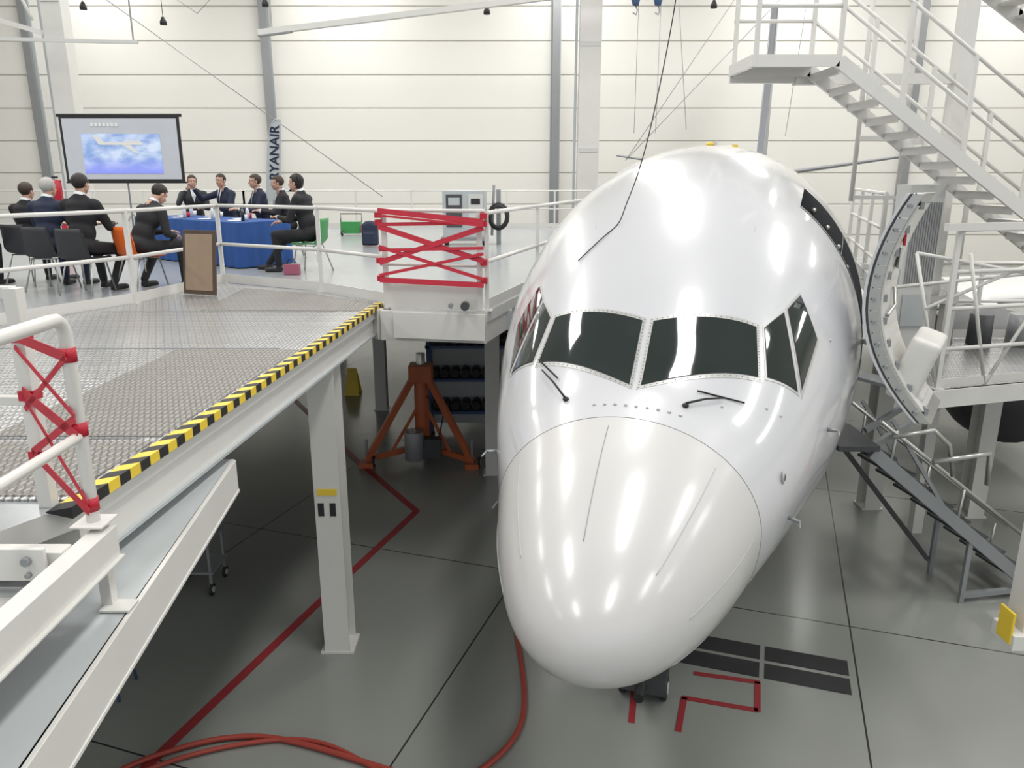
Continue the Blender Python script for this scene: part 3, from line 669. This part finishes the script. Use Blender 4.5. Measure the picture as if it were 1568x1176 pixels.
# ------------------------------------------------------------------ PLATFORM CONTENT
def screen_mat():
    m=bpy.data.materials.new('projected_image'); m.use_nodes=True; nt=m.node_tree;N=nt.nodes;L=nt.links;p=N['Principled BSDF']
    tc=N.new('ShaderNodeTexCoord'); mp=N.new('ShaderNodeMapping'); L.new(tc.outputs['Object'],mp.inputs[0]); mp.inputs['Scale'].default_value=(1,1,2.0)
    n=N.new('ShaderNodeTexNoise'); n.inputs['Scale'].default_value=2.2; n.inputs['Detail'].default_value=3; L.new(mp.outputs[0],n.inputs['Vector'])
    r=N.new('ShaderNodeValToRGB'); e=r.color_ramp.elements; e[0].position=.38; e[0].color=(.20,.30,.56,1); e[1].position=.64; e[1].color=(.50,.58,.72,1); L.new(n.outputs['Fac'],r.inputs[0])
    sp=N.new('ShaderNodeSeparateXYZ'); L.new(tc.outputs['Object'],sp.inputs[0])
    mr=N.new('ShaderNodeMapRange'); mr.inputs[1].default_value=-.5; mr.inputs[2].default_value=-.15; mr.inputs[3].default_value=1; mr.inputs[4].default_value=0; L.new(sp.outputs['Z'],mr.inputs[0])
    mx=N.new('ShaderNodeMixRGB'); mx.inputs[2].default_value=(.22,.26,.72,1); L.new(mr.outputs[0],mx.inputs[0]); L.new(r.outputs[0],mx.inputs[1])
    L.new(mx.outputs[0],p.inputs['Base Color']); L.new(mx.outputs[0],p.inputs['Emission Color']); p.inputs['Emission Strength'].default_value=.4; p.inputs['Roughness'].default_value=.9
    return m
sm_=screen_mat(); scw=M('screen_white',(.52,.54,.58),.9)
b=MB(); b.box((0,0,.0),(2.66,.03,1.40),black); b.box((0,-.02,0),(2.54,.012,1.30),scw); b.box((0,-.03,-.1),(1.75,.008,.85),sm_)
b.tube([(-1.38,.02,.72),(1.38,.02,.72)],.035,black,12); b.box((0,.02,-.72),(2.72,.05,.04),black); b.tube([(0,.06,.7),(0,.06,-2.06)],.02,gray)
for a in(.5,2.6,4.7): b.tube([(0,.06,-1.4),(.6*math.cos(a),.06+.6*math.sin(a),-2.06)],.014,gray,8)
b.box((.0,-.037,.12),(.95,.006,.06),paper); b.box((.25,-.037,.17),(.35,.006,.03),paper); b.add([(-.5,-.038,.1),(-.62,-.038,.3),(-.52,-.038,.3),(-.36,-.038,.14)],[(0,3,2,1)],paper); b.add([(0,-.038,.1),(.3,-.038,-.08),(.38,-.038,-.08),(.2,-.038,.1)],[(0,1,2,3)],paper)
for i in range(7): b.box((-.60+.09*i,-.033,.52),(.06,.006,.07),paper)
o=b.obj('projector_screen'); o.location=(-8.72,18.0,5.52)
b=MB(); b.tube([(-9.3,16.2,PZ+.9),(-9.3,16.2,PZ+1.35),(-9.3,16.2,PZ+1.42)],[.09,.09,.03],red,14); b.box((-9.3,16.3,PZ+.7),(.1,.05,1.4),red); b.box((-9.3,16.2,PZ+1.46),(.12,.03,.04),black); b.obj('fire_extinguisher')
fg=empty('feather_flag',(-5.42,17.2,PZ))
b=MB(); b.tube(cr([(0,0,0),(0,0,1.5),(.03,0,2.3),(.12,0,2.62),(.25,0,2.68)]),.012,lgray,8); 
prf=[(0,.9),(.26,1.05),(.30,1.6),(.30,2.2),(.29,2.66),(.25,2.68),(.12,2.6),(.03,2.3),(0,1.6)]
vsx=[V((x,y,z)) for y in(-.004,.004) for x,z in prf]; k=len(prf)
b.add(vsx,[tuple(range(k)),tuple(range(2*k-1,k-1,-1))]+[(i,(i+1)%k,(i+1)%k+k,i+k) for i in range(k)],lgray); b.box((0,0,.02),(.4,.4,.04),dgray); b.obj('flag',fg)
cu=bpy.data.curves.new('lettering','FONT'); cu.body='RYANAIR'; cu.size=.27; cu.extrude=.002; cu.offset=.006
to=bpy.data.objects.new('lettering_tmp',cu); bpy.context.collection.objects.link(to); bpy.context.view_layer.update()
me=bpy.data.meshes.new_from_object(to.evaluated_get(bpy.context.evaluated_depsgraph_get())); bpy.data.objects.remove(to)
me.materials.clear(); me.materials.append(suits[1]); lo=bpy.data.objects.new('lettering',me); bpy.context.collection.objects.link(lo); lo.parent=fg
lo.rotation_euler=(math.radians(90),math.radians(-90),0); lo.location=(.25,-.01,1.42)
fg.rotation_euler=(0,math.radians(5),0)
# tables
e1=V((-.8,.6,0)); e2=V((.6,.8,0)); T0=V((-4.45,12.75,PZ)); LT,WT=3.3,1.05
tb=empty('conference_table')
b=MB(); n=120
def per(t):
    P=2*(LT+WT); d=t*P
    if d<LT: return e1*d,-e2
    d-=LT
    if d<WT: return e1*LT+e2*d,e1
    d-=WT
    if d<LT: return e1*(LT-d)+e2*WT,e2
    return e2*(WT-(d-LT)),-e1
rows=[];
for j,zz in enumerate((.745,.6,.3,.02)):
    for i in range(n):
        p,nn_=per(i/n); rows.append(T0+p+nn_*(.005+.035*(j/3)*(1+math.sin(i*1.9)+.5*math.sin(i*.7)))+V((0,0,zz)))
b.add(rows,[(j*n+i,j*n+(i+1)%n,(j+1)*n+(i+1)%n,(j+1)*n+i) for j in range(3) for i in range(n)],blueC,True)
b.add([T0+V((0,0,.745)),T0+e1*LT+V((0,0,.745)),T0+e1*LT+e2*WT+V((0,0,.745)),T0+e2*WT+V((0,0,.745))],[(0,3,2,1)],blueC); b.obj('tablecloth',tb)
b=MB()
for i in range(7):
    p=T0+e1*(.3+.44*i)+e2*(.3+.4*(i%2))+V((0,0,.75)); b.tube([p,p+V((0,0,.15)),p+V((0,0,.2))],[.03,.03,.012],glass if i%3==0 else shirt,10)
    q=p+e1*.22; b.box(q+V((0,0,.004)),(.21,.3,.006),paper,rz=.6); b.tube([q+e2*.2,q+e2*.2+V((0,0,.09))],[.03,.036],red if i%3==1 else paper,10)
b.obj('bottles_and_papers',tb)
b=MB(); R=Matrix.Rotation(-.35,3,'Z')@Matrix.Rotation(-.12,3,'X')
b.box((-3.93,9.75,PZ+.42),(.50,.03,.80),woodD,R=R); b.box(V((-3.93,9.75,PZ+.42))+R@V((0,-.012,0)),(.42,.02,.70),wood,R=R); b.obj('framed_board',bevel=.004)
b=MB(); cx,cy=-1.05,17.6
b.box((cx,cy,PZ+.68),(.95,.6,1.0),lgray); b.box((cx-.22,cy-.31,PZ+.75),(.35,.02,.7),dgray); b.box((cx-.22,cy-.325,PZ+.95),(.25,.01,.16),lgray); b.box((cx+.25,cy-.31,PZ+.85),(.32,.02,.5),whiteD)
b.box((cx+.25,cy-.325,PZ+.95),(.2,.01,.12),black); b.box((cx,cy,PZ+.14),(1.05,.66,.08),gray); b.tube([(cx+.6,cy,PZ+.2),(cx+.65,cy,PZ+1.3)],.03,gray)
for k in range(3): b.tube([(cx+.75+.22*math.cos(t/16*6.283)*(1-.1*k),cy-.1-.04*k,PZ+.62+.28*math.sin(t/16*6.283)*(1-.1*k)) for t in range(17)],.03,black,8,False)
b.box((cx+.75,cy+.05,PZ+.6),(.1,.1,1.2),gray)
for x in(-.42,.42):
    for y in(-.25,.25): wheel(b,(cx+x,cy+y,PZ+.08),.08,.05)
b.obj('ground_power_cart',bevel=.01)
bb=MB(); bb.box((-3.1,17.1,PZ+.25),(.34,.22,.46),black); bb.box((-3.1,16.97,PZ+.17),(.24,.10,.24),black); bb.ell((-3.1,17.1,PZ+.47),(.16,.11,.08),black)
mobj('backpack',remesh(bb,'backpack',.02,5,M('backpack_cloth',(.02,.03,.06),.8)),None)
b=MB(); b.box((-4.2,20.5,PZ+.2),(.5,.35,.3),greenP); b.box((-3.75,20.4,PZ+.16),(.3,.3,.24),orange); b.tube([(-4.45,20.4,PZ+.35),(-4.45,20.4,PZ+.55),(-3.9,20.4,PZ+.55),(-3.9,20.4,PZ+.35)],.015,black,8)
for x in(-4.4,-3.8): wheel(b,(x,20.25,PZ+.07),.07,.05)
b.obj('air_compressor',bevel=.01)
# ------------------------------------------------------------------ CHAIRS
def chair(loc,yaw,mat):
    b=MB(); 
    prof_=[(.22,.43),(.18,.45),(.0,.44),(-.16,.44),(-.21,.50),(-.24,.62),(-.27,.78),(-.28,.84)]
    n=8; vsx=[]
    for off in(0,.012):
        for j,(y,z_) in enumerate(prof_):
            hw=.22 if j<5 else .21-.015*(j-5)
            for i in range(n+1):
                t=i/n*2-1; cv=.03*t*t; vsx.append(V((hw*t,y+(cv if j>4 else 0)-(off if j>4 else 0),z_+(cv if j<=4 else 0)-(off if j<=4 else 0))))
    m=(n+1)*len(prof_); fs=[]
    for j in range(len(prof_)-1):
        for i in range(n):
            a=j*(n+1)+i; fs.append((a,a+1,a+n+2,a+n+1)); fs.append((m+a,m+a+n+1,m+a+n+2,m+a+1))
    for j in range(len(prof_)-1):
        for i in(0,n):
            a=j*(n+1)+i; fs.append((a,a+n+1,a+n+1+m,a+m))
    for j in(0,len(prof_)-1):
        for i in range(n):
            a=j*(n+1)+i; fs.append((a,a+1,a+1+m,a+m))
    b.add(vsx,fs,mat,True)
    for x in(-.2,.2):
        b.tube([(x*1.1,.22,.0),(x*.85,.15,.42),(x*.85,-.14,.42),(x*1.15,-.27,.0)],.011,alu,8)
    b.tube([(-.17,.15,.42),(.17,.15,.42)],.01,alu,8); b.tube([(-.17,-.14,.42),(.17,-.14,.42)],.01,alu,8)
    o=b.obj('stacking_chair'); o.location=loc; o.rotation_euler=(0,0,yaw); return o
# ------------------------------------------------------------------ PEOPLE
def build_hand():
    b=MB(); b.ell((0,.045,0),(.040,.052,.017),skin); b.cap((0,-.02,0),(0,.03,0),.026,.028,skin)
    for x,l,y in((-.029,.062,.078),(-.010,.076,.086),(.010,.071,.085),(.028,.055,.076)):
        p=V((x,y,0)); a=.15
        for k,(f,r) in enumerate(((.45,.0095),(.32,.0085),(.26,.0078))):
            q=p+V((x*.06,math.cos(a)*l*f*1.05,-math.sin(a)*l*f*1.05)); b.cap(p,q,r,r*.92,skin,8); p=q; a+=.45
    b.cap((-.028,.015,-.004),(-.055,.045,-.012),.013,.011,skin,8); b.cap((-.055,.045,-.012),(-.058,.075,-.02),.0105,.009,skin,8)
    return remesh(b,'hand',.0042,2,skin)
def build_head():
    b=MB(); b.ell((0,-.012,.03),(.076,.097,.088),skin); b.ell((0,.02,-.04),(.060,.068,.072),skin); b.ell((0,.052,-.092),(.026,.024,.02),skin)
    b.ell((0,.06,.03),(.05,.028,.03),skin)
    b.cap((0,.084,.012),(0,.108,-.026),.008,.0125,skin); 
    for s in(-1,1):
        b.ell((s*.010,.100,-.030),(.009,.010,.008),skin); b.ell((s*.078,-.008,-.008),(.009,.020,.031),skin); b.ell((s*.036,.062,-.025),(.022,.02,.02),skin); b.cap((s*.012,.082,.027),(s*.045,.072,.027),.008,.007,skin,8)
        b.cap((s*.02,.03,-.085),(s*.055,-.01,-.05),.02,.02,skin,8)
    b.ell((0,.083,-.058),(.024,.012,.007),skin); b.ell((0,.081,-.068),(.02,.012,.007),skin)
    b.cap((0,-.02,-.05),(0,-.045,-.22),.052,.060,skin)
    return remesh(b,'head',.0055,2,skin)
def build_face():
    b=MB()
    for s in(-1,1):
        b.ell((s*.030,.074,.010),(.0135,.010,.0085),eyew,nu=12,nv=8); b.ell((s*.030,.083,.010),(.0058,.003,.0058),black,nu=8,nv=6); b.cap((s*.014,.0885,.029),(s*.044,.078,.030),.0035,.003,hairD,6)
    b.ell((0,.0925,-.060),(.021,.005,.003),lipm,nu=10,nv=6); b.ell((0,.0905,-.067),(.018,.005,.004),lipm,nu=10,nv=6)
    o=b.obj('tmpf'); me=o.data; me.name='face'; bpy.data.objects.remove(o); return me
def build_hair(mat,long=0,thin=0):
    b=MB(); nu,nv=36,24; c=V((0,-.018,.036)); r=(.084,.106,.096); g=random.Random(3)
    vs=[];keep=[]
    for j in range(nv+1):
        a=math.pi*j/nv
        for k in range(nu):
            t=2*math.pi*k/nu; d=V((math.sin(a)*math.cos(t),math.sin(a)*math.sin(t),math.cos(a)))
            w=1+.02*math.sin(9*t+3*a)+g.uniform(-.008,.008); p=c+V((d.x*r[0]*w,d.y*r[1]*w,d.z*r[2]*w))
            if long and p.y<.02 and p.z<.0: p.x*=1.02; p.z-=long*(-p.z/.06)*1.0
            vs.append(p); lim=-.055 if p.y<-.02 else (-.005 if p.y<.03 else .066+ (p.y-.03)*.15)
            if long and p.y<.0: lim=-9
            keep.append(p.z>lim)
    for j in range(nv):
        for k in range(nu):
            q=(j*nu+k,j*nu+(k+1)%nu,(j+1)*nu+(k+1)%nu,(j+1)*nu+k)
            if all(keep[i] for i in q): b.add([vs[i] for i in q],[(0,3,2,1)],mat,True)
    o=b.obj('tmph'); bm=bmesh.new(); bm.from_mesh(o.data); bmesh.ops.remove_doubles(bm,verts=bm.verts,dist=.0004); 
    bmesh.ops.solidify(bm,geom=bm.faces[:],thickness=.012); bmesh.ops.recalc_face_normals(bm,faces=bm.faces); bm.to_mesh(o.data); bm.free(); me=o.data
    for p in me.polygons: p.use_smooth=True
    me.name='hair'; bpy.data.objects.remove(o); return me
def build_shoe():
    b=MB(); b.ell((0,.10,.035),(.045,.11,.035),black); b.ell((0,-.01,.045),(.038,.06,.045),black); b.cap((0,-.01,.05),(0,-.01,.10),.04,.04,black); b.box((0,.07,.012),(.075,.24,.02),black)
    return remesh(b,'shoe',.008,2,black)
hand_me=build_hand(); head_me=build_head(); face_me=build_face(); shoe_me=build_shoe()
hairs={'d':build_hair(hairD),'b':build_hair(hairB),'w':build_hair(hairW),'l':build_hair(hairD,.06)}
def ik(a,c,l1,l2,hint):
    a,c=V(a),V(c); d=c-a; L=d.length
    if L>(l1+l2)*.995: c=a+d.normalized()*(l1+l2)*.995; d=c-a; L=d.length
    x=(l1*l1-l2*l2+L*L)/(2*L); h=math.sqrt(max(0,l1*l1-x*x)); dn=d.normalized(); hv=V(hint); hv=(hv-dn*hv.dot(dn)).normalized()
    return a+dn*x+hv*h, c
def person(loc,yaw,lean=8,hy=0,hp=0,wr=None,wl=None,an=None,suit=0,hair='d',tie=True,sc=1.0,chairmat=blackP,name='seated_person'):
    root=empty(name,(loc[0],loc[1],PZ),yaw,sc); sm=suits[suit]
    T=Matrix.Translation((0,0,.54))@Matrix.Rotation(-math.radians(lean),4,'X')@Matrix.Translation((0,0,-.54))
    wr=wr or (.12,.42,.80); wl=wl or (-.12,.42,.80); an=an or ((.13,.46,.10),(-.13,.42,.10))
    b=MB()
    b.ell((0,-.02,.555),(.185,.15,.125),sm); b.T=T
    b.ell((0,-.01,.72),(.165,.125,.17),sm); b.ell((0,.0,.92),(.19,.135,.17),sm); b.ell((0,-.015,1.02),(.19,.11,.09),sm)
    b.cap((-.175,-.01,1.045),(.175,-.01,1.045),.068,.068,sm); b.cap((-.07,-.015,1.10),(.07,-.015,1.10),.05,.05,sm); b.cap((0,-.02,1.1),(0,-.01,1.145),.07,.062,sm)
    b.T=None
    hands=[]
    for sg,w in((1,wr),(-1,wl)):
        sh=T@V((sg*.195,-.01,1.035)); el,wv=ik(sh,w,.30,.265,(sg*.6,-.4,-1)); b.cap(sh,el,.068,.052,sm); b.cap(el,wv,.052,.036,sm); hands.append((sg,el,wv))
    shoes=[]
    for sg,a in((1,an[0]),(-1,an[1])):
        hp_=V((sg*.095,.02,.535)); kn,av=ik(hp_,a,.44,.44,(sg*.15,.6,1)); b.cap(hp_,kn,.092,.066,sm); b.cap(kn,av,.064,.048,sm); shoes.append((sg,kn,av))
    body=remesh(b,'body',.017,3,sm); mobj('suit_body',body,root)
    for sg,el,wv in hands:
        y=(wv-el).normalized(); z_=V((0,0,1)); z_=(z_-y*z_.dot(y)).normalized(); x=y.cross(z_); R=Matrix((x*sg,y,z_)).transposed().to_4x4()
        mobj('hand',hand_me,root,Matrix.Translation(wv+y*.02)@R)
        b=MB(); b.tube([wv+y*.012,wv+y*.035],[.034,.031],shirt,14); b.obj('shirt_cuff',root)
    for sg,kn,av in shoes:
        mobj('shoe',shoe_me,root,Matrix.Translation((av.x,av.y+.01,max(0,av.z-.1)+.003))@Matrix.Rotation(-sg*.15,4,'Z'))
    HM=T@Matrix.Translation((0,.03,1.275))@Matrix.Rotation(math.radians(hy),4,'Z')@Matrix.Rotation(math.radians(lean*.8+hp),4,'X')
    mobj('head',head_me,root,HM); mobj('face',face_me,root,HM); mobj('hair',hairs[hair],root,HM)
    b=MB(); b.T=T
    b.tube([(0,-.015,1.14),(0,-.005,1.175)],[.066,.060],shirt,16,False)
    b.add([(-.05,.072,1.135),(.05,.072,1.135),(.035,.132,1.02),(0,.151,.90),(-.035,.132,1.02)],[(0,4,2,1),(4,3,2)],shirt)
    if tie: b.add([(-.014,.084,1.13),(.014,.084,1.13),(.02,.142,1.02),(0,.156,.91),(-.02,.142,1.02)],[(0,4,2,1),(4,3,2)],suits[1])
    b.obj('shirt_collar',root)
    chair((loc[0]+.0,loc[1],PZ),yaw,chairmat)
    return root
r=math.radians
person((-6.75,10.9),r(-10),lean=6,suit=0,hair='b')
person((-6.15,10.35),r(-5),lean=10,suit=1,hair='w',hy=-5,sc=1.05)
person((-5.5,10.0),r(-8),lean=6,suit=0,hair='d',sc=1.08,an=((.16,.25,.1),(-.16,.5,.1)))
person((-4.95,10.35),r(-30),lean=28,hp=-30,suit=0,hair='d',sc=1.05,wr=(.15,.42,.66),wl=(-.08,.45,.70),an=((.22,.45,.1),(-.2,.15,.1)),chairmat=orangeP)
person((-6.6,16.4),r(205),lean=4,suit=2,hair='b',wr=(.15,.3,1.1),tie=False,sc=1.08)
person((-5.8,16.15),r(150),lean=8,suit=1,hair='d',wr=(.35,.45,1.12),hy=15,sc=1.10)
person((-4.82,15.25),r(125),lean=6,suit=1,hair='b',sc=1.09)
person((-4.2,14.7),r(110),lean=8,suit=0,hair='b',sc=1.07)
person((-3.2,12.35),r(80),lean=10,suit=0,hair='l',sc=1.09,wr=(.1,.45,.72),wl=(-.1,.4,.78),an=((.12,.72,.1),(-.12,.45,.1)),chairmat=greenP,tie=False)
person((-7.4,10.4),r(-10),lean=6,suit=0,hair='d')
b=MB(); b.prism([(-3.52,11.9),(-3.28,11.9),(-3.28,12.0),(-3.52,12.0)],PZ+.005,PZ+.16,M('pink_bag',(.35,.10,.16),.6)); b.tube([(-3.48,11.95,PZ+.15),(-3.44,11.95,PZ+.24),(-3.36,11.95,PZ+.24),(-3.32,11.95,PZ+.15)],.008,black,6); b.obj('handbag',bevel=.015)

# ------------------------------------------------------------------ LIGHTS
def area(x,y,z_,sx,sy,e,col=(1,.985,.96)):
    l=bpy.data.lights.new('ceiling_light','AREA'); l.shape='RECTANGLE'; l.size=sx; l.size_y=sy; l.energy=e; l.color=col
    o=bpy.data.objects.new('ceiling_light',l); o.location=(x,y,z_); bpy.context.collection.objects.link(o)
for x in(-22,-9,3,15,27):
    for y in(-6,4,14,24,34,41.5):
        area(x,y,16.7,1.8,5.0,660 if y<40 else 500)  # out of view; the row nearest the back wall is added to brighten it
w=bpy.data.worlds.new('world'); bpy.context.scene.world=w; w.use_nodes=True
bg=w.node_tree.nodes['Background']; bg.inputs[0].default_value=(.90,.95,1,1); bg.inputs[1].default_value=.85
sc=bpy.context.scene
sc.view_settings.view_transform='Standard'; sc.view_settings.exposure=0
cam=bpy.data.cameras.new('cam'); co=bpy.data.objects.new('camera',cam); bpy.context.collection.objects.link(co)
cam.sensor_width=36; cam.lens=27.05; co.location=(0,0,4.9); co.rotation_euler=(r(75),0,0); cam.clip_end=300; cam.clip_start=.05
sc.camera=co
